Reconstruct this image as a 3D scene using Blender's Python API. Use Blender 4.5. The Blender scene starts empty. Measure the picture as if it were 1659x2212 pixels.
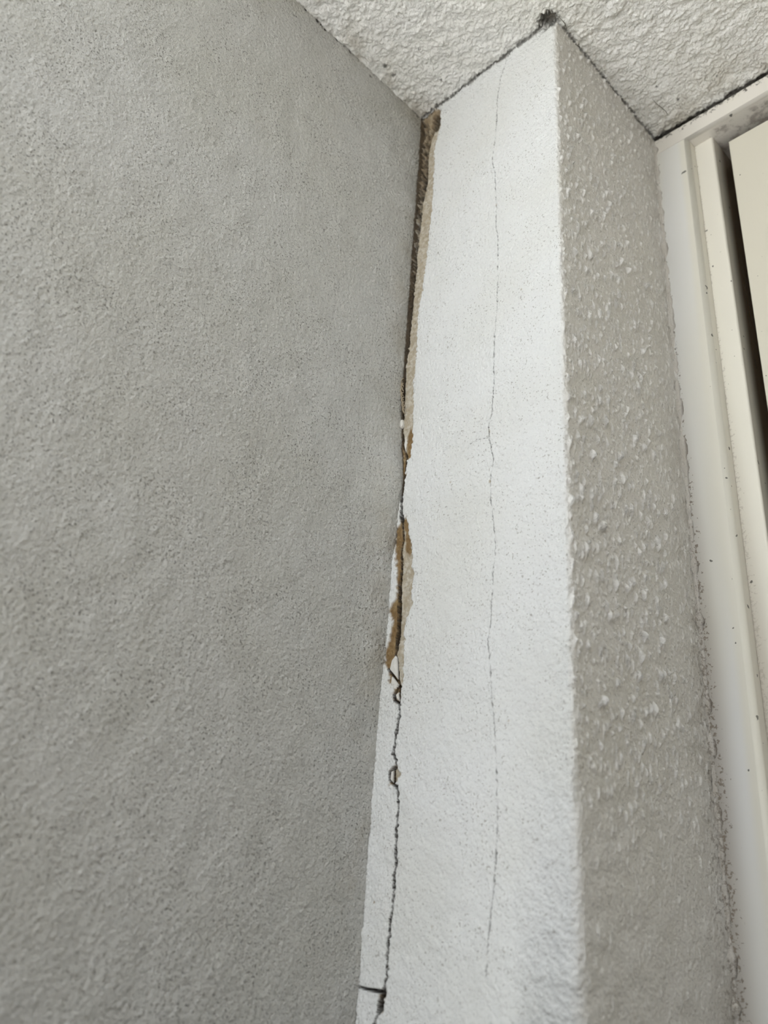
import bpy, bmesh, math
import numpy as np
from mathutils import Matrix, Vector

# ------------------------------------------------------------------ camera
# world: x along the bright return face, y into the depth of the recess, z up; origin = the inner corner at the ceiling
W, D = 0.110, 0.1178                   # width of the return face, depth of the reveal (m)
IW, IH, FPX = 1659.0, 2212.0, 1907.07
CAM = np.array([0.30451791, -0.29618118, -0.5141442])
RT = np.array([0.71187733, 0.69890875, 0.06897267])
DN = np.array([-0.26728321, 0.36043569, -0.89366985])
FW = np.array([-0.64945389, 0.61774806, 0.44339257])
scene = bpy.context.scene
cd = bpy.data.cameras.new('camera'); cam = bpy.data.objects.new('camera', cd)
scene.collection.objects.link(cam); scene.camera = cam
m = Matrix.Identity(4)
for i in range(3):
    m[i][0] = RT[i]; m[i][1] = -DN[i]; m[i][2] = -FW[i]; m[i][3] = CAM[i]
cam.matrix_world = m
cd.sensor_fit = 'HORIZONTAL'; cd.sensor_width = 36.0; cd.lens = FPX / IW * 36.0
cd.clip_start = 0.01
cd.dof.use_dof = True; cd.dof.focus_distance = 0.465; cd.dof.aperture_fstop = 13.0

# ------------------------------------------------------------------ light
SKY, SUN_E, SUN_DIR, SUN_ANG = 0.62, 7.0, (0.0, -0.24, -0.97), 10.0
world = bpy.data.worlds.new('overcast_sky'); scene.world = world; world.use_nodes = True
bg = world.node_tree.nodes['Background']
bg.inputs[0].default_value = (0.91, 0.96, 1.0, 1); bg.inputs[1].default_value = SKY
sl = bpy.data.lights.new('sun_through_cloud', 'SUN'); sl.energy = SUN_E; sl.angle = math.radians(SUN_ANG)
sl.color = (0.95, 0.985, 1.0)
so = bpy.data.objects.new('sun_through_cloud', sl); scene.collection.objects.link(so)
so.rotation_euler = Vector(SUN_DIR).to_track_quat('-Z', 'Y').to_euler(); so.location = (0.3, -3, 1)
vs = scene.view_settings
vs.view_transform = 'Standard'; vs.look = 'None'; vs.gamma = 1.0; vs.use_curve_mapping = False
vs.exposure = 1.83

# ------------------------------------------------------------------ helpers
COL = scene.collection
def un(x, y, ax, v):
    """photo pixel -> point on the plane axis=v"""
    d = RT * ((x - IW / 2) / FPX) + DN * ((y - IH / 2) / FPX) + FW
    return CAM + d * ((v - CAM[ax]) / d[ax])
def face(pts):                          # pixels -> (x, z) on the return face
    return np.array([un(x, y, 1, 0.0)[[0, 2]] for x, y in pts])

def link(name, me, mat=None, parent=None, smooth=True, **props):
    o = bpy.data.objects.new(name, me); COL.objects.link(o)
    if mat: me.materials.append(mat)
    if smooth: me.polygons.foreach_set('use_smooth', np.ones(len(me.polygons), dtype=bool))
    if parent: o.parent = parent
    for k, v in props.items(): o[k] = v
    return o

def grid_mesh(name, P, attrs=None, extra=None, flip=False):
    """P: (rows, cols, 3) -> quad mesh; attrs: dict of (rows, cols) floats; extra: list of quads (4 points)"""
    nr, nc = P.shape[:2]
    V = P.reshape(-1, 3)
    i = np.arange(nr * nc).reshape(nr, nc)
    F = np.stack([i[:-1, :-1], i[:-1, 1:], i[1:, 1:], i[1:, :-1]], -1).reshape(-1, 4)
    if flip: F = F[:, ::-1]
    n0 = len(V)
    if extra:
        E = np.array(extra, dtype=float).reshape(-1, 3)
        V = np.vstack([V, E])
        F = np.vstack([F, n0 + np.arange(len(E)).reshape(-1, 4)])
    me = bpy.data.meshes.new(name)
    me.vertices.add(len(V)); me.vertices.foreach_set('co', V.astype(np.float32).ravel())
    me.loops.add(F.size); me.loops.foreach_set('vertex_index', F.astype(np.int32).ravel())
    me.polygons.add(len(F)); me.polygons.foreach_set('loop_start', np.arange(0, F.size, 4, dtype=np.int32))
    me.update(calc_edges=True)
    for k, a in (attrs or {}).items():
        at = me.attributes.new(k, 'FLOAT', 'POINT')
        d = np.zeros(len(V), np.float32); d[:n0] = a.ravel()
        at.data.foreach_set('value', d)
    return me

RNG = np.random.default_rng(7)
def band(w, h, lam, st=0.0005, ax=1.0, az=1.0, bw=0.75):
    """band-limited random relief, unit variance, wavelength lam (m), stretched ax / az"""
    nx, nz = int(w / st) + 4, int(h / st) + 4
    f = np.fft.rfft2(RNG.standard_normal((nz, nx)))
    kz = np.fft.fftfreq(nz, st)[:, None] * az; kx = np.fft.rfftfreq(nx, st)[None, :] * ax
    k = np.sqrt(kx * kx + kz * kz); k0 = 1.0 / lam
    g = np.fft.irfft2(f * np.exp(-((k - k0) ** 2) / (2 * (bw * k0) ** 2)), s=(nz, nx))
    g -= g.mean(); g /= g.std()
    def sample(a, b):                   # a, b: 1-D coords from 0 (clamped) -> (len(b), len(a))
        ia = np.clip(np.asarray(a) / st, 0, nx - 1.001); ib = np.clip(np.asarray(b) / st, 0, nz - 1.001)
        a0, b0 = ia.astype(int), ib.astype(int); fa, fb = ia - a0, (ib - b0)[:, None]
        r0 = g[b0][:, a0] * (1 - fa) + g[b0][:, a0 + 1] * fa
        r1 = g[b0 + 1][:, a0] * (1 - fa) + g[b0 + 1][:, a0 + 1] * fa
        return r0 * (1 - fb) + r1 * fb
    return sample
def sstep(e0, e1, x):
    t = np.clip((x - e0) / (e1 - e0), 0, 1); return t * t * (3 - 2 * t)
def seg_dist(X, Z, pts, hw):
    """signed (distance - half width) to a polyline with a half width at each point"""
    best = np.full(X.shape, 1.0)
    for (a, b, wa, wb) in zip(pts[:-1], pts[1:], hw[:-1], hw[1:]):
        d = b - a; L = d @ d + 1e-12
        t = np.clip(((X - a[0]) * d[0] + (Z - a[1]) * d[1]) / L, 0, 1)
        q = np.hypot(X - a[0] - t * d[0], Z - a[1] - t * d[1]) - (wa + (wb - wa) * t)
        best = np.minimum(best, q)
    return best
def inside(X, Z, poly):
    c = np.zeros(X.shape, bool); n = len(poly)
    for i in range(n):
        (x0, z0), (x1, z1) = poly[i], poly[(i + 1) % n]
        if z0 == z1: continue
        c ^= ((z0 > Z) != (z1 > Z)) & (X < (x1 - x0) * (Z - z0) / (z1 - z0) + x0)
    return c
def blur(A, n=1):
    for _ in range(n):
        A = (np.roll(A, 1, 0) + 2 * A + np.roll(A, -1, 0)) / 4
        A = (np.roll(A, 1, 1) + 2 * A + np.roll(A, -1, 1)) / 4
    return A

# ------------------------------------------------------------------ materials
class NT:
    def __init__(s, name):
        s.m = bpy.data.materials.new(name); s.m.use_nodes = True
        s.t = s.m.node_tree; s.b = s.t.nodes['Principled BSDF']
        s.co = s.t.nodes.new('ShaderNodeTexCoord').outputs['Object']
    def new(s, k, **kw):
        n = s.t.nodes.new(k)
        for a, b in kw.items(): setattr(n, a, b)
        return n
    def L(s, a, b): s.t.links.new(a, b)
    def put(s, inp, v):
        if isinstance(v, (int, float, tuple)): inp.default_value = v
        else: s.L(v, inp)
    def math(s, op, a, b=0.0, c=None, clamp=False):
        n = s.new('ShaderNodeMath', operation=op, use_clamp=clamp)
        s.put(n.inputs[0], a); s.put(n.inputs[1], b)
        if c is not None: s.put(n.inputs[2], c)
        return n.outputs[0]
    def noise(s, scale, detail=2.0, rough=0.5, stretch=None):
        n = s.new('ShaderNodeTexNoise'); v = s.co
        if stretch:
            mp = s.new('ShaderNodeMapping'); mp.inputs['Scale'].default_value = stretch
            s.L(v, mp.inputs[0]); v = mp.outputs[0]
        s.L(v, n.inputs['Vector']); n.inputs['Scale'].default_value = scale
        n.inputs['Detail'].default_value = detail; n.inputs['Roughness'].default_value = rough
        return n.outputs[0]
    def ramp(s, v, lo, hi, to0=0.0, to1=1.0):
        n = s.new('ShaderNodeMapRange', interpolation_type='SMOOTHSTEP')
        s.put(n.inputs[0], v); s.put(n.inputs[1], lo); s.put(n.inputs[2], hi); s.put(n.inputs[3], to0); s.put(n.inputs[4], to1)
        return n.outputs[0]
    def mix(s, f, a, b):
        n = s.new('ShaderNodeMix', data_type='RGBA')
        s.put(n.inputs[0], f)
        for i, v in ((6, a), (7, b)): s.put(n.inputs[i], (*v, 1.0) if isinstance(v, tuple) and len(v) == 3 else v)
        return n.outputs[2]
    def attr(s, name): return s.new('ShaderNodeAttribute', attribute_name=name).outputs['Fac']
    def xyz(s):
        n = s.new('ShaderNodeSeparateXYZ'); s.L(s.co, n.inputs[0]); return n.outputs
    def bump(s, h, dist, strength=1.0, prev=None):
        n = s.new('ShaderNodeBump'); n.inputs['Distance'].default_value = dist; n.inputs['Strength'].default_value = strength
        s.L(h, n.inputs['Height'])
        if prev: s.L(prev, n.inputs['Normal'])
        return n.outputs[0]
    def done(s, col, rough, normal=None, spec=0.5):
        s.put(s.b.inputs['Base Color'], (*col, 1.0) if isinstance(col, tuple) else col)
        s.put(s.b.inputs['Roughness'], rough); s.b.inputs['Specular IOR Level'].default_value = spec
        if normal: s.L(normal, s.b.inputs['Normal'])
        return s.m

OCHRE, BEIGE, GRIME_SHADE, MOULD = (0.20, 0.12, 0.045), (0.40, 0.34, 0.25), (0.028, 0.02, 0.013), (0.035, 0.027, 0.02)  # the darkest brown serves dirt and painted shade inside the cracks

def paint_base(n, base, pit_dust_shade, dots_lo=0.30):
    big = n.noise(14, 3); tint = n.mix(n.ramp(big, .35, .7), base, tuple(c * f for c, f in zip(base, (0.95, 0.945, 0.92))))
    dots = n.ramp(n.noise(880, 1.0), dots_lo, dots_lo - .05)  # dark pinholes: pit shade and dust, both painted as colour
    clus = n.ramp(n.noise(38, 2), .35, .62, .25, .85)
    return n.mix(n.math('MULTIPLY', dots, clus), tint, pit_dust_shade)

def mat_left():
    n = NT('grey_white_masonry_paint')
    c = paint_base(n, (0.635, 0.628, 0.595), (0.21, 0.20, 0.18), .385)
    x, y, z = n.xyz()
    # rusty-brown tidemarks beside the inner corner and under the ceiling
    st = n.math('MULTIPLY', n.ramp(y, -.035, 0.0), n.ramp(n.noise(45, 3), .45, .75))
    c = n.mix(n.math('MULTIPLY', st, .35), c, (0.42, 0.37, 0.28))
    tp = n.math('MULTIPLY', n.ramp(z, -.05, 0.0), n.ramp(n.noise(30, 3), .42, .7))
    c = n.mix(n.math('MULTIPLY', tp, .35), c, (0.45, 0.42, 0.33))
    c = n.mix(n.attr('expo'), c, n.mix(n.noise(300, 3), GRIME_SHADE, OCHRE))
    c = n.mix(n.attr('grime_shade'), c, GRIME_SHADE)
    b = n.bump(n.noise(540, 5, .65), .0020, 1.0)
    return n.done(c, .52, b, .4)
def mat_return():
    n = NT('white_masonry_paint_cracked')
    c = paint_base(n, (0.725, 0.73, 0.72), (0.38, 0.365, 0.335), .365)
    x, y, z = n.xyz()
    # reveal side: slightly greyer tone; mould speckle along the joint with the frame, heavier low down
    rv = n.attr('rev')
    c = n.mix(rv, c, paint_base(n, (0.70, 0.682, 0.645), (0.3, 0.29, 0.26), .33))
    c = n.mix(n.math('MULTIPLY', n.attr('peak'), .85), c, (0.86, 0.85, 0.82))  # bright glints on the raised spikes, put into the colour
    near = n.ramp(y, .088, .119)
    low = n.ramp(z, -.12, -.42)
    sp = n.noise(420, 3, .65)
    amt = n.math('MULTIPLY', near, n.math('MULTIPLY_ADD', low, .75, .25))
    th = n.math('MULTIPLY_ADD', amt, -.30, .80)
    mk = n.ramp(n.math('SUBTRACT', sp, th), 0.0, .06)
    c = n.mix(n.math('MULTIPLY', mk, n.math('MULTIPLY', rv, .5)), c, (0.16, 0.13, 0.10))
    band_ = n.math('MULTIPLY', near, n.ramp(n.noise(60, 3), .35, .65))
    c = n.mix(n.math('MULTIPLY', band_, .45), c, (0.36, 0.32, 0.26))
    # exposed undercoat beside the crack
    tone = n.mix(n.attr('tone'), BEIGE, OCHRE)
    tone = n.mix(n.ramp(n.noise(380, 4, .65), .4, .68), tone, n.mix(n.attr('tone'), (0.56, 0.52, 0.44), (0.30, 0.21, 0.10)))
    c = n.mix(n.attr('expo'), c, tone)
    c = n.mix(n.attr('grime_shade'), c, GRIME_SHADE)
    b = n.bump(n.noise(620, 5, .65), .0015, .7)
    return n.done(c, .55, b, .4)
def mat_ceiling():
    n = NT('white_textured_ceiling_paint')
    c = paint_base(n, (0.89, 0.88, 0.855), (0.3, 0.28, 0.24), .26)
    x, y, z = n.xyz()
    j = n.math('MAXIMUM', n.ramp(y, D - .035, D), n.ramp(x, .022, .0))
    st = n.math('MULTIPLY', j, n.ramp(n.noise(55, 4, .6), .42, .66))
    c = n.mix(n.math('MULTIPLY', st, .55), c, (0.40, 0.35, 0.27))
    c = n.mix(n.attr('grime_shade'), c, GRIME_SHADE)
    b = n.bump(n.noise(430, 5, .65), .0020, .9)
    return n.done(c, .6, b, .35)
def mat_frame(name, base, mid, dirt, x0=None, headz=False, specks=True, cream=False, deep=False):
    n = NT(name)
    x, y, z = n.xyz()
    c = n.mix(n.ramp(n.noise(25, 2, .5, (1, 1, .15)), .35, .65), base, mid)
    if x0 is not None:
        low = n.ramp(z, -.1, -.45)
        wd = n.math('MULTIPLY_ADD', low, .010, .0045)
        near = n.ramp(n.math('SUBTRACT', x, x0), wd, 0.0)
        th = n.math('MULTIPLY_ADD', near, -.36, .84)
        mk = n.ramp(n.math('SUBTRACT', n.noise(520, 3, .65), th), 0, .07)
        c = n.mix(n.math('MULTIPLY', mk, dirt), c, (0.17, 0.13, 0.10))
        c = n.mix(n.math('MULTIPLY', n.math('MULTIPLY', near, low), .6), c, (0.33, 0.28, 0.22))
    if cream:
        c = n.mix(n.ramp(x, .1245, .1295), c, base)
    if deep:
        c = n.mix(n.ramp(y, D + .012, D + .026), c, (0.13, 0.095, 0.06))  # stop side browner with depth: the gap's shade put into the colour
    if headz:
        near = n.ramp(z, -.014, -.003)
        mk = n.ramp(n.math('SUBTRACT', n.noise(330, 4, .65), n.math('MULTIPLY_ADD', near, -.36, .80)), 0, .14)
        c = n.mix(n.math('MULTIPLY', mk, .85), c, MOULD)
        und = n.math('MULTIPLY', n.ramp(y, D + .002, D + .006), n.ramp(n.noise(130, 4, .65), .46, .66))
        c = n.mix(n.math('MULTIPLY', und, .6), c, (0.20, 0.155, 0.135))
        c = n.mix(n.math('MULTIPLY', n.ramp(y, D + .010, D + .024), .75), c, (0.12, 0.10, 0.085))  # underside darkened with depth, painted shade of the gap above the leaf
    if specks:
        sp = n.ramp(n.noise(230, 1.5), .265, .245)
        c = n.mix(n.math('MULTIPLY', sp, .8), c, (0.05, 0.045, 0.04))
    b = n.bump(n.noise(180, 3, .5, (1, 1, .25)), .0006, .35)
    return n.done(c, .24, b, .5)
def mat_plain(name, col, rough=.8, sc=40):
    n = NT(name); c = n.mix(n.noise(sc, 3), col, tuple(v * .85 for v in col))
    return n.done(c, rough, n.bump(n.noise(sc * 6, 3), .001, .3), .3)

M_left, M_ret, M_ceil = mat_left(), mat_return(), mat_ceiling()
M_jamb = mat_frame('cream_gloss_jamb', (0.73, 0.705, 0.62), (0.745, 0.74, 0.72), .85, x0=W, cream=True)
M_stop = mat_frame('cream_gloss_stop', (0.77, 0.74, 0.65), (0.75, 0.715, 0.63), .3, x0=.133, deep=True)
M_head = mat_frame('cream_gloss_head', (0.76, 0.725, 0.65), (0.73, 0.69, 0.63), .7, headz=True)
M_leaf = mat_frame('cream_satin_leaf', (0.64, 0.605, 0.51), (0.63, 0.595, 0.50), .3)
M_dark = mat_plain('dark_brown_rebate', (0.07, 0.045, 0.025), .7)
def mat_bead():
    n = NT('dirty_filler'); x, y, z = n.xyz(); low = n.ramp(z, -.10, -.40)
    c = n.mix(n.noise(90, 3), (0.66, 0.64, 0.60), (0.52, 0.48, 0.42))
    sp = n.ramp(n.math('SUBTRACT', n.noise(450, 4, .7), n.math('MULTIPLY_ADD', low, -.20, .70)), 0, .08)
    c = n.mix(n.math('MULTIPLY', sp, .6), c, (0.17, 0.135, 0.10))
    c = n.mix(n.attr('grime_shade'), c, (0.09, 0.07, 0.05))
    return n.done(c, .6, n.bump(n.noise(500, 4, .65), .0014, .8), .35)
M_seal = mat_bead()
M_chip = mat_plain('white_plaster_chip', (0.70, 0.68, 0.63), .75, 300)
M_fib = mat_plain('grey_brown_fibre', (0.32, 0.26, 0.18), .8, 300)
M_web = mat_plain('dusty_thread', (0.16, 0.14, 0.11), .9, 300)
M_floor = mat_plain('pale_paving', (0.76, 0.745, 0.71), .8, 6)
M_block = mat_plain('dark_brown_blocker', (0.24, 0.20, 0.165), .85, 10)  # for the added light blockers only
M_side = mat_plain('porch_render', (0.42, 0.41, 0.39), .8, 10)

# ------------------------------------------------------------------ left wall  (plane x = 0, faces +x)
YC = -0.27                             # front edge of the recess soffit
ZB, YF, FLOOR = -0.575, -0.36, -2.3
PW, PH = 0.29, 0.58
yc = np.r_[YF, -0.33, np.arange(-0.285, 0.0141, 0.0007)]
zc = np.r_[np.arange(0.004, ZB, -0.0007), -0.62, -0.8, FLOOR]
a, b_ = yc + 0.285, 0.004 - zc
S = [band(PW + .03, PH + .01, l) for l in (.0015, .0026, .006, .03)]
n3, n6 = S[1](a, b_), S[2](a, b_)
H = .10e-3 * S[0](a, b_) + .10e-3 * n3 + .07e-3 * np.maximum(n6, -.4) + .16e-3 * S[3](a, b_)
H += .16e-3 * np.maximum(S[1](a, b_) + .6 * n6 - 1.3, 0)
Y, Z = np.meshgrid(yc, zc)
H += .0021 * sstep(-.022, 0, Y) * sstep(-.42, -.375, Z) * sstep(-.22, -.28, Z)
H += .0034 * np.exp(-((Z + .290) / .028) ** 2) * sstep(-.035, 0, Y)   # plaster bulges into the corner
fade = sstep(-.30, -.28, Y) * sstep(-.60, -.57, Z); H *= fade
# ragged paint edge where the corner has opened
expo = sstep(-.0003, .0006, Y + .0002 * n6) * sstep(-.37, -.30, Z) * .9
gr = np.zeros_like(Y)
for (px, py, r) in ((662, 10, .0013), (687, 33, .0016), (696, 46, .0012), (729, 75, .0013), (705, 56, .0008), (755, 112, .0009), (742, 100, .0008), (800, 165, .0008), (635, 33, .0008), (640, 36, .0007)):
    p = un(px, py, 0, 0.0)
    gr = np.maximum(gr, .95 * sstep(r * 1.15, r * .7, np.hypot(Y - p[1], np.minimum(Z, 0) - min(p[2], -.0008)) + .0003 * n3))
joint = sstep(.0022, .0, np.abs(Z) + .0012 * (S[2](a, b_) + 1)) * sstep(-.13, -.02, Y) * .5
gr = np.maximum(gr, joint)
P = np.stack([H, Y, Z], -1)
T = .25
wl = grid_mesh('wall_left', P, {'expo': expo, 'grime_shade': gr}, flip=True, extra=[
    [(0, YF, 0.004), (0, YF, FLOOR), (-T, YF, FLOOR), (-T, YF, 0.004)],
    [(-T, YF, 0.004), (-T, YF, FLOOR), (-T, .30, FLOOR), (-T, .30, 0.004)]])
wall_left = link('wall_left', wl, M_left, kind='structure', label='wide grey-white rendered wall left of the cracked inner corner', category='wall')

# ------------------------------------------------------------------ return face + reveal: one skin round the outer corner
R = 0.0028
xw = np.r_[np.arange(0.0, 0.034, 0.00026), np.arange(0.034, 0.054, 0.0005), np.arange(0.054, 0.072, 0.0003), np.arange(0.072, W - R, 0.0005)]
yr = np.r_[np.arange(R + .0006, D + .004, .0006)]
s = np.r_[xw, np.linspace(W - R, W + R, 9), W + yr]        # path length along the sharp outline
zc = np.r_[np.arange(-0.0016, ZB, -0.0005), -0.62, -0.8, FLOOR]
b_ = -zc
SW, SH = .24, .58
f1, f2, f4, f8, f20 = [band(SW, SH, l) for l in (.0015, .0024, .0042, .009, .022)]
f5v = band(SW, SH, .0027, ax=1.0, az=5.0, bw=.5); f3v = band(SW, SH, .0019, ax=1.0, az=3.2, bw=.5)
n1, n2, n4, n8, n20 = [q(s, b_) for q in (f1, f2, f4, f8, f20)]
v5, v3 = f5v(s, b_), f3v(s, b_)
Sg, Z = np.meshgrid(s, zc)
RZ = R + .0035 * sstep(-.40, -.56, Z)                   # the arris is rounder low down
dS = Sg - W; th = np.clip((dS + RZ) / (2 * RZ), 0, 1) * math.pi / 2
inarc = np.abs(dS) < RZ
X = np.where(inarc, W - RZ + RZ * np.sin(th), np.minimum(Sg, W)); Yb = np.where(inarc, RZ - RZ * np.cos(th), np.maximum(dS, 0))
nxs, nys = np.sin(th), -np.cos(th)
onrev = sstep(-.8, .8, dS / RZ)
ter = sstep(-.15, .05, n8 + .5 * n4) + sstep(.9, 1.05, n8 - .4 * n4)           # thin paint layers with edges
flat = .08e-3 * n1 + .085e-3 * n2 + .18e-3 * ter + .14e-3 * n20
flat -= .35e-3 * sstep(1.7, 2.3, n2 + .3 * n4)
flat += .05e-3 * n4 * sstep(-.25, -.40, Z)
spk = (1.15e-3 * np.maximum(v5 - .95, 0) + .7e-3 * np.maximum(v3 - 1.0, 0)) * (1 - .75 * sstep(-.40, -.50, Z)) 
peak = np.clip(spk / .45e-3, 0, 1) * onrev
spk *= .45 + .55 * sstep(D - .004, D - .035, Yb)
spk = spk + .05e-3 * n2 + .06e-3 * n4 + .04e-3 * n1 + .15e-3 * n20
H = flat * (1 - onrev) + spk * onrev
H += .07e-3 * (n4 + n8) * np.exp(-((Sg - W + R * .3) / .003) ** 2)                    # rough arris
onface = Sg < W - R

# --- carve the opened corner and its crack (pixel traces on the return face)
def trace(pts): return face([p[:2] for p in pts]), np.array([p[2] for p in pts]) * .00022
C1, W1 = trace([(944, 262, 9), (926, 300, 10), (917, 340, 9), (914, 393, 8), (905, 431, 6), (901, 474, 5.5), (894, 528, 5.5), (890, 582, 4.5), (884, 664, 4.5), (879, 705, 4), (874, 759, 4),
    (871, 808, 5), (869, 853, 4.5), (869, 888, 3.5), (866, 926, 3), (870, 964, 2.5), (876, 986, 2.2), (875, 1013, 2.6), (870, 1040, 2.4), (869, 1073, 3), (867, 1113, 4), (868, 1140, 1.6), (869, 1165, 1.6), (865, 1192, 1.8), (866, 1230, 2.6), (862, 1263, 4.4),
    (861, 1295, 5), (860, 1336, 6), (857, 1372, 6), (856, 1402, 4), (852, 1414, 1.5), (856, 1429, 1.5), (857, 1467, 1.6), (862, 1483, 2.5), (862, 1518, 2.4), (864, 1537, 1.1), (860, 1565, 2.2), (854, 1597, 2.5),
    (850, 1627, 2.6), (857, 1643, 2), (856, 1654, 2), (850, 1662, 2), (849, 1694, 2), (859, 1699, 1.6), (861, 1738, 1.8), (858, 1760, 1.5), (856, 1806, 1.9), (855, 1842, 3), (857, 1861, 2), (852, 1885, 2.3), (851, 1928, 1.5),
    (845, 1981, 2.5), (842, 2015, 2), (837, 2063, 2.6), (837, 2107, 1.2), (828, 2138, 2.2), (827, 2148, 4), (821, 2177, 5), (816, 2190, 1.5), (808, 2212, 1.8), (790, 2260, 2)])
C2, W2 = trace([(828, 2144, 3), (811, 2140, 2.5), (795, 2137, 1.5), (775, 2132, .9)])
C3, W3 = trace([(849, 1694, 1.5), (842, 1685, 1.6), (841, 1668, 1.8), (850, 1658, 1.2)])
C4, W4 = trace([(838, 1445, 1.8), (848, 1462, 2.2), (858, 1483, 2.2), (850, 1500, 2), (851, 1512, 2), (862, 1520, 1.5)])
HAIR = [(1100, 112), (1080, 175), (1075, 215), (1070, 298), (1063, 346), (1069, 371), (1072, 444), (1071, 482), (1075, 515), (1075, 610), (1074, 664), (1068, 718), (1067, 772), (1067, 815), (1063, 875), (1062, 897), (1056, 916), (1056, 945), (1067, 991), (1060, 1024), (1059, 1067),
    (1064, 1111), (1068, 1141), (1070, 1203), (1064, 1241), (1064, 1276), (1060, 1345), (1053, 1388), (1059, 1442), (1062, 1475), (1061, 1500), (1066, 1535), (1069, 1583), (1071, 1640), (1073, 1700), (1074, 1738), (1074, 1792), (1071, 1861), (1068, 1902), (1062, 1962), (1059, 1991), (1055, 2034), (1050, 2110)]
C5, W5 = trace([(x, y, .75) for x, y in HAIR])
C6, W6 = trace([(1055, 945, .6), (1030, 950, .8), (1012, 962, .5)])
expo_px = [
 [(902, 236), (952, 236), (950, 276), (938, 319), (937, 382), (932, 447), (924, 528), (914, 610), (903, 677), (898, 772), (893, 830), (891, 930), (890, 954), (885, 989), (877, 992), (868, 985), (850, 930), (850, 800), (870, 600), (885, 400), (895, 250)],
 [(864, 932), (875, 970), (876, 1024), (869, 1073), (864, 1051), (853, 1062), (854, 1046), (862, 1030), (865, 997), (871, 983), (862, 953)],
 [(866, 1116), (877, 1116), (883, 1154), (890, 1187), (890, 1227), (894, 1238), (891, 1263), (886, 1295), (895, 1300), (883, 1317), (877, 1338), (873, 1377), (872, 1430), (868, 1480), (862, 1521), (857, 1518), (849, 1507), (848, 1494), (852, 1488), (842, 1475), (839, 1456), (833, 1440), (830, 1426), (833, 1402), (841, 1383), (844, 1358), (848, 1342), (840, 1320), (846, 1304), (856, 1290), (857, 1241), (852, 1187), (854, 1141), (862, 1135)],
 [(842, 1662), (850, 1656), (858, 1652), (866, 1672), (860, 1680), (852, 1697), (840, 1694)],
 [(823, 2142), (832, 2144), (829, 2182), (818, 2190), (820, 2165)]]
msk = Sg < .05
e = np.zeros(Sg.shape)
jx, jz = Sg + .00035 * n2 + .0003 * n4, Z + .0006 * n2
for poly in expo_px: e = np.maximum(e, inside(jx, jz, face(poly)))
e = blur(e.astype(float), 1) * onface
d1 = np.minimum.reduce([seg_dist(jx * .5 + Sg * .5, Z, C1, W1), seg_dist(Sg, Z, C2, W2), seg_dist(Sg, Z, C3, W3), seg_dist(Sg, Z, C4, W4)])
d5 = np.minimum(seg_dist(Sg + .00012 * n2, Z, C5, W5), seg_dist(Sg, Z, C6, W6)) + .00016 * np.maximum(-n8 - .2, 0) + .0001 * np.maximum(-n4, 0)
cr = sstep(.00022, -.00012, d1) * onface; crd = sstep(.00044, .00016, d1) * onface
hr = sstep(.00018, -.00004, d5) * onface
wide = sstep(-.0005, -.0022, d1)
deep = blur(inside(jx, jz, face([(880, 262), (920, 262), (926, 275), (924, 300), (921, 393), (912, 431), (907, 474), (900, 528), (896, 582), (889, 664), (884, 705), (879, 759), (870, 815), (845, 815), (860, 600), (870, 400)])).astype(float), 1) * onface
cav = blur(inside(jx, jz, face([(934, 246), (951, 238), (950, 262), (942, 280), (932, 272)])).astype(float), 2) * onface
H -= cav * .005
H -= deep * (.0042 + .0012 * n4)
H -= e * (.0011 + .0004 * (n4 * .4 + n2 * .4)) 
H -= cr * (.0045 + .004 * wide) + hr * .0007
# the eroded hollow where the outer corner meets the ceiling
c1d = np.hypot(Sg - (W - R) + .001, (Z + .001) * 1.1) + .0008 * n4
hol = sstep(.0062, .0030, c1d); H -= hol * .0040
top = np.maximum(0, Z + .006) / .006
zt = .0008 * (.5 * n4 + n8 + .6 * n20) * (1 - .6 * onrev) * np.clip(top, 0, 1)
# ochre lies left of the crack and in the lower lip, pale undercoat right of it
cx = np.interp(-Z[:, 0], -C1[:, 1], C1[:, 0])[:, None]
tone = sstep(.0008, -.0006, Sg - cx + .0006 * n2) * sstep(-.10, -.2, Z) + sstep(-.10, -.06, Z) * sstep(.004, .001, Sg - cx) * .6
for poly in ([(884, 925), (892, 930), (890, 954), (885, 989), (876, 995), (877, 960)], [(868, 1118), (877, 1116), (883, 1154), (888, 1187), (884, 1200), (874, 1190), (872, 1150)], [(850, 1000), (880, 1000), (876, 1080), (850, 1080)]):
    tone = np.maximum(tone, blur(inside(jx, jz, face(poly)).astype(float), 2))
grime_shade = np.maximum.reduce([crd * np.clip(.85 + .1 * n4 - .45 * sstep(-.12, -.06, Z), 0, 1), hr * (.65 + .2 * n4), hol * .75, cav * .8, deep * np.clip(.45 + .25 * n4 + .2 * n8, .1, .9), sstep(.0012, .0002, -Z - .0016 + .0006 * n2) * (.75 - .35 * onrev) * (n8 > -.6)])  # dirt plus painted shade in the crack, channel, cavity and hollow
for (px, py, r) in ((1072, 443, .0008), (1058, 931, .0014), (1058, 1040, .0013), (973, 1042, .0009), (947, 1164, .0007), (1100, 1557, .0007), (935, 1435, .0007), (1127, 626, .0008), (808, 1949, .0006), (932, 2003, .0006)):
    p = face([(px, py)])[0]
    q = sstep(r, r * .5, np.hypot((Sg - p[0]) * 1.6, Z - p[1]) + .0002 * n2)
    e = np.maximum(e, q * .9 * onface)
P = np.stack([X + nxs * H, Yb + nys * H, Z + zt], -1)
P[0] += 0
rows = [P]
lip = P[:1].copy(); lip[..., 0] -= nxs[:1] * .02; lip[..., 1] -= nys[:1] * .02               # closed top, back into the wall
P = np.concatenate([lip, P], 0)
pad = lambda A: np.concatenate([A[:1], A], 0)
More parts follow.
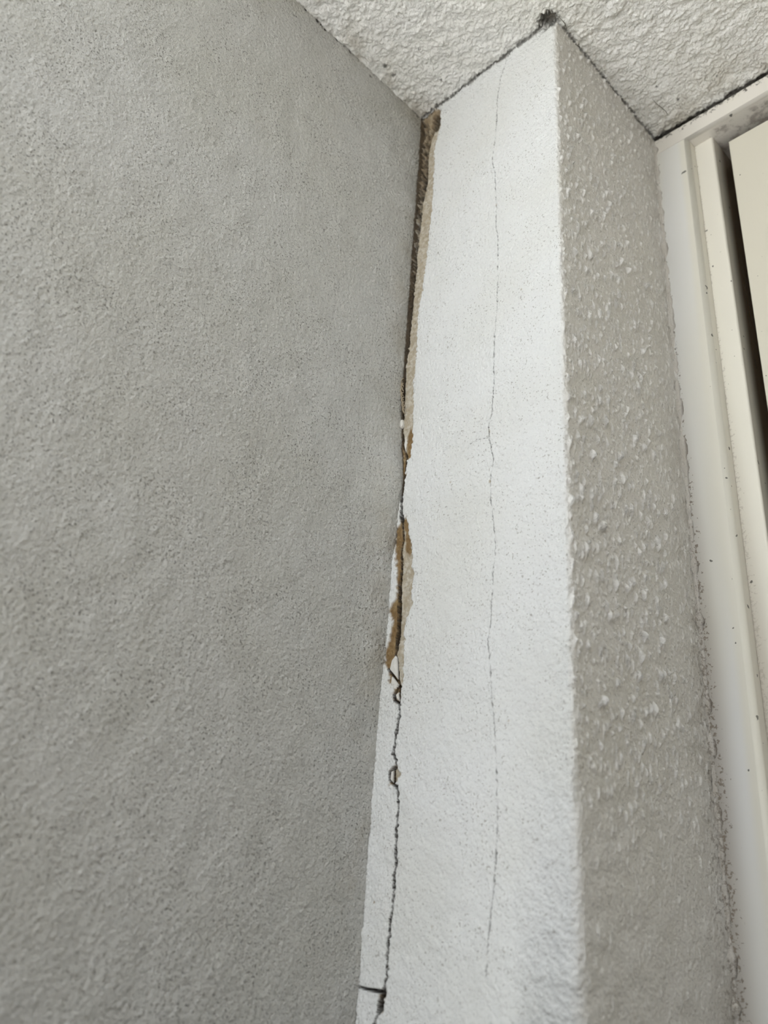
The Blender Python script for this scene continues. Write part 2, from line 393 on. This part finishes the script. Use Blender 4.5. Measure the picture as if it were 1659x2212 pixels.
wb = grid_mesh('wall_back', P, {'rev': pad(onrev), 'peak': pad(peak), 'expo': pad(e), 'tone': pad(np.clip(tone, 0, 1)), 'grime_shade': pad(np.clip(grime_shade, 0, 1))})
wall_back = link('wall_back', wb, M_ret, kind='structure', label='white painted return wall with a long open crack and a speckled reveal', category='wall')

# ------------------------------------------------------------------ ceiling (plane z = 0, faces down)
xc = np.r_[-.3, -.05, np.arange(-.006, .235, .0006), .3, .6, 1.5]
yc = np.r_[YC, np.arange(-.135, .131, .0006), .2, .35]
a, b_ = xc + .006, yc + .135
g2, g4, g5, g12 = [band(.25, .28, l) for l in (.0016, .0030, .0050, .014)]
m2, m4, m5, m12 = [q(a, b_) for q in (g2, g4, g5, g12)]
H = .13e-3 * m2 + .22e-3 * m4 + .26e-3 * np.maximum(m5, -.6) + .30e-3 * m12
X, Y = np.meshgrid(xc, yc)
H *= sstep(-.15, -.135, Y) * sstep(.25, .23, X) * sstep(.14, .13, Y)
H += .0007 * sstep(D - .020, D - .004, Y) * sstep(W, W + .003, X) * (.5 + .25 * m12)     # lumpy edge over the frame
p = un(1332, 12, 2, 0.0)
H += .0016 * sstep(.006, .0045, np.hypot((X - p[0]) * .8 + (Y - p[1]) * .3, (Y - p[1]) * 1.3) + .0008 * m5) # lifted flake of paint
hol = sstep(.0075, .003, np.hypot(X - W + .004, Y + .001) + .0009 * m4); H -= .004 * hol
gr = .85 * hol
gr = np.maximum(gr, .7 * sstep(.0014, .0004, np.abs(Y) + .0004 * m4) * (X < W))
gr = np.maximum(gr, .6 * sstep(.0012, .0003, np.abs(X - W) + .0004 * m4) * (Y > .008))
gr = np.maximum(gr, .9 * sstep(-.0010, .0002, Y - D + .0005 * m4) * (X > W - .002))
for (px, py, r) in ((1465, 214, .0016), (1418, 187, .0008), (1548, 163, .0008), (905, 107, .0009), (832, 140, .0022), (850, 163, .0018), (952, 172, .0014)):
    p = un(px, py, 2, 0.0)
    gr = np.maximum(gr, .75 * sstep(r, r * .4, np.hypot(X - p[0], Y - p[1]) + .0006 * np.maximum(m2, -1)))
P = np.stack([X, Y, -H], -1)
cl = grid_mesh('ceiling', P, {'grime_shade': gr}, flip=True, extra=[
    [(-.3, YC, 0), (1.5, YC, 0), (1.5, YC, 1.0), (-.3, YC, 1.0)],
    [(-.3, YC, 1.0), (1.5, YC, 1.0), (1.5, .35, 1.0), (-.3, .35, 1.0)]])
ceiling = link('ceiling', cl, M_ceil, kind='structure', label='rough white textured ceiling of the recess', category='ceiling')

# ------------------------------------------------------------------ door set in the recess
def extrude(name, prof, t0, t1, to3, mat, parent, n=2, wob=0.0, seed=1):
    """prof: list of 2-D points swept from t0 to t1; to3(p, t) -> 3-D point"""
    ts = np.linspace(t0, t1, n); r = np.random.default_rng(seed)
    P = np.array([[to3(q, t) for q in prof] for t in ts])
    me = grid_mesh(name, P); bm = bmesh.new(); bm.from_mesh(me)
    bm.verts.ensure_lookup_table(); k = len(prof)
    bm.faces.new([bm.verts[i] for i in range(k)]); bm.faces.new([bm.verts[(n - 1) * k + i] for i in range(k)])
    bmesh.ops.recalc_face_normals(bm, faces=bm.faces); bm.to_mesh(me); bm.free()
    o = link(name, me, mat, parent)
    md = o.modifiers.new('edges', 'WEIGHTED_NORMAL'); md.keep_sharp = True
    return o
def arc(cx, cy, r, a0, a1, n=7):
    return [(cx + r * math.cos(math.radians(t)), cy + r * math.sin(math.radians(t))) for t in np.linspace(a0, a1, n)]
door = bpy.data.objects.new('door_1', None); COL.objects.link(door); door.location = (0, 0, 0)
door['kind'] = 'structure'; door['label'] = 'cream painted door with its frame at the back of the recess'; door['category'] = 'door'
vert = lambda q, t: (q[0], q[1], t)
horz = lambda q, t: (t, q[0], q[1])
ST = D + .0090                         # front of the stop and of the leaf
HB = -.0188                            # underside of the head
jp = [(W - .02, D + .04), (W - .02, D)] + arc(.1336 - .0032, D + .0032, .0032, -90, 0) + [(.1340, D + .04)]
jamb = extrude('frame_jamb', jp, -2.28, HB + .0018, vert, M_jamb, door, 3)
sp = [(.1336, D + .04), (.1334, ST + .0006), (.1340, ST)] + arc(.1464 - .0014, ST + .0014, .0014, -90, 0, 5) + [(.1466, D + .04)]
stop = extrude('stop_strip', sp, -2.28, HB + .0004, vert, M_stop, door, 3)
hp = [(D + .075, -.0032), (D + .0004, -.0032), (D, -.0040)] + arc(D + .0026, HB + .0026, .0026, 180, 270)[0:] + [(D + .075, HB)]
head = extrude('frame_head', hp, W - .02, 1.02, horz, M_head, door, 3)
lx, lz = .1557, -.0310
lp = [(lx, D + .05)] + arc(lx + .0006, ST + .0006, .0006, 180, 270, 4) + [(.95, ST), (.95, D + .05)]
leaf = extrude('door_leaf', lp, -2.27, lz, vert, M_leaf, door, 2)
rb = [(.1464, D + .039), (.1464, D + .052), (.165, D + .052), (.165, D + .039)]
extrude('rebate', rb, -2.28, HB, vert, M_dark, door, 2)
for o in (jamb, stop, head, leaf): pass
# other jamb, far right (out of the picture) so the opening is closed
extrude('frame_jamb', [(.97, D), (1.02, D), (1.02, D + .05), (.97, D + .05)], -2.28, HB, vert, M_jamb, door, 2)
# filler bead between reveal and frame: ragged, dirtier low down
zz = np.arange(-.004, -.60, -.0012); n = len(zz)
bq = band(.01, .62, .009, .0005); w1 = bq([.002], -zz)[:, 0]; bq = band(.01, .62, .026, .0005); w2 = bq([.002], -zz)[:, 0]
rad = np.clip(.0019 + .00035 * w1 + .0005 * w2, .0006, .0045)
th = np.linspace(0, math.pi / 2, 6)
P = np.zeros((n, 6, 3))
for k, t in enumerate(th):
    q = 1 - math.sin(2 * t) * .42
    P[:, k, 0] = W - .0004 + rad * math.cos(t) * q + .0004
    P[:, k, 1] = D + .0003 - rad * math.sin(t) * q * 1.4
    P[:, k, 2] = zz
bead = link('filler_bead', grid_mesh('filler_bead', P, {'grime_shade': np.clip((.3 + .45 * sstep(-.13, -.25, zz) + .3 * w2)[:, None] * np.array([1, .35, .05, .03, .05, .1]), 0, 1)}), M_seal, wall_back, label='dirty ragged filler along the frame')

# ------------------------------------------------------------------ plaster chips and fibres caught in the crack
def chip(name, px, depth, thick, parent, mat, lift=0.0, label=None):
    pts = face(px); bm = bmesh.new()
    c = pts.mean(0)
    f0 = [bm.verts.new((x, -depth, z)) for x, z in (pts - c) * .86 + c]
    f1 = [bm.verts.new((x, -depth + thick * .5, z)) for x, z in pts]
    f2 = [bm.verts.new((x, -depth + thick, z)) for x, z in pts]
    n = len(pts); top = bm.verts.new((c[0], -depth - lift, c[1]))
    for i in range(n):
        j = (i + 1) % n
        bm.faces.new((top, f0[i], f0[j])); bm.faces.new((f0[i], f1[i], f1[j], f0[j])); bm.faces.new((f1[i], f2[i], f2[j], f1[j]))
    bm.faces.new(f2)
    bmesh.ops.recalc_face_normals(bm, faces=bm.faces)
    me = bpy.data.meshes.new(name); bm.to_mesh(me); bm.free()
    o = link(name, me, mat, parent, smooth=False)
    if label: o['label'] = label
    return o
chip('plaster_chip', [(869, 906), (872, 913), (870, 921), (865, 927), (863, 919), (865, 909)], .0004, .0016, wall_back, M_chip, .0003, 'loose white plaster chip stuck in the crack')
chip('plaster_chip', [(851, 1415), (855, 1420), (856, 1440), (856, 1466), (848, 1456), (839, 1445), (844, 1424)], -.0006, .0012, wall_back, M_chip, .0003)
chip('plaster_chip', [(844, 1460), (849, 1466), (858, 1478), (853, 1487), (846, 1490), (842, 1476)], -.0006, .0012, wall_back, M_chip, .0002)
chip('plaster_chip', [(853, 1500), (859, 1494), (860, 1514), (855, 1510)], -.0006, .0010, wall_back, M_chip, .0002)
chip('plaster_chip', [(844, 1666), (848, 1664), (847, 1690), (842, 1684)], -.0004, .0009, wall_back, M_chip, .0002)
chip('plaster_chip', [(875, 940), (878, 955), (874, 975), (871, 960)], -.0006, .0012, wall_back, M_chip, .0003)

def tube(name, pts, r, mat, parent=None, k=5, **props):
    pts = np.array(pts); n = len(pts); P = np.zeros((n, k + 1, 3))
    for i in range(n):
        t = pts[min(i + 1, n - 1)] - pts[max(i - 1, 0)]; t /= np.linalg.norm(t)
        u = np.cross(t, [.3, .9, .2]); u /= np.linalg.norm(u); v = np.cross(t, u)
        rr = r * (1 if 0 < i < n - 1 else .5)
        for j in range(k + 1):
            q = 2 * math.pi * j / k; P[i, j] = pts[i] + rr * (math.cos(q) * u + math.sin(q) * v)
    return link(name, grid_mesh(name, P), mat, parent, **props)
for i, (x, y) in enumerate([(867, 822), (867, 832), (866, 842), (867, 852), (868, 862), (869, 872), (870, 881)]):
    a = face([(x + 4, y - 5)])[0]; b = face([(x - 2, y + 1)])[0]; c = face([(x + 4, y + 13)])[0]
    tt = np.linspace(0, 1, 7)[:, None]
    q = (1 - tt) ** 2 * a + 2 * tt * (1 - tt) * b + tt ** 2 * c
    tube('crack_fibre', [(u, .0004 - .0009 * math.sin(math.pi * t), w) for (u, w), t in zip(q, tt[:, 0])], .00055, M_fib, wall_back)

# dusty cobweb in the eroded outer corner and a stray hair on the ceiling
def web_path(pxs, dz):
    return [tuple(un(x, y, 2, 0.0) + np.array([0, 0, -dz])) for x, y in pxs]
cw = bpy.data.objects.new('cobweb', None); COL.objects.link(cw); cw.location = (0, 0, 0)
cw['label'] = 'dusty cobweb threads in the eroded outer corner under the ceiling'; cw['category'] = 'cobweb'
for k, pth in enumerate(([(1180, 28), (1188, 36), (1196, 33), (1206, 38)], [(1186, 16), (1190, 28), (1187, 40)], [(1183, 44), (1195, 40), (1204, 30)], [(1178, 36), (1190, 31), (1202, 26)], [(1209, 36), (1220, 48), (1225, 62)], [(1192, 20), (1198, 32), (1210, 34)])):
    tube('thread', web_path(pth, .0011), .00022, M_web, cw, 4)
tube('stray_hair', web_path([(1409, 212), (1418, 222), (1428, 230), (1437, 238), (1442, 246)], .0009), .00018, M_web, None, 4,
     label='thin dark hair stuck to the ceiling above the door frame', category='hair')

# ------------------------------------------------------------------ rest of the porch and added shading blocks, outside the picture
def slab(name, lo, hi, mat, label, cat):
    bm = bmesh.new(); bmesh.ops.create_cube(bm, size=1)
    for v in bm.verts: v.co = [lo[i] + (v.co[i] + .5) * (hi[i] - lo[i]) for i in range(3)]
    me = bpy.data.meshes.new(name); bm.to_mesh(me); bm.free()
    return link(name, me, mat, None, False, kind='structure', label=label, category=cat)
slab('floor', (-6, -8, FLOOR - .1), (8, .4, FLOOR), M_floor, 'pale paving in front of the door', 'floor')
slab('added_shade_wall', (1.02, -1.7, FLOOR), (1.25, .35, .004), M_block, 'added unseen side wall that dims the left wall and reveal', 'wall')  # added out of view, dark, to cut light on faces turned right
slab('wall_inner', (-.25, .30, FLOOR), (1.25, .35, .02), M_side, 'wall closing the recess behind the door', 'wall')
slab('added_shade_block', (.08, -.62, FLOOR), (.95, -.05, -.552), M_block, 'added unseen dark block that shades the lower right', 'wall')  # added below the view to cast the soft shade at lower right
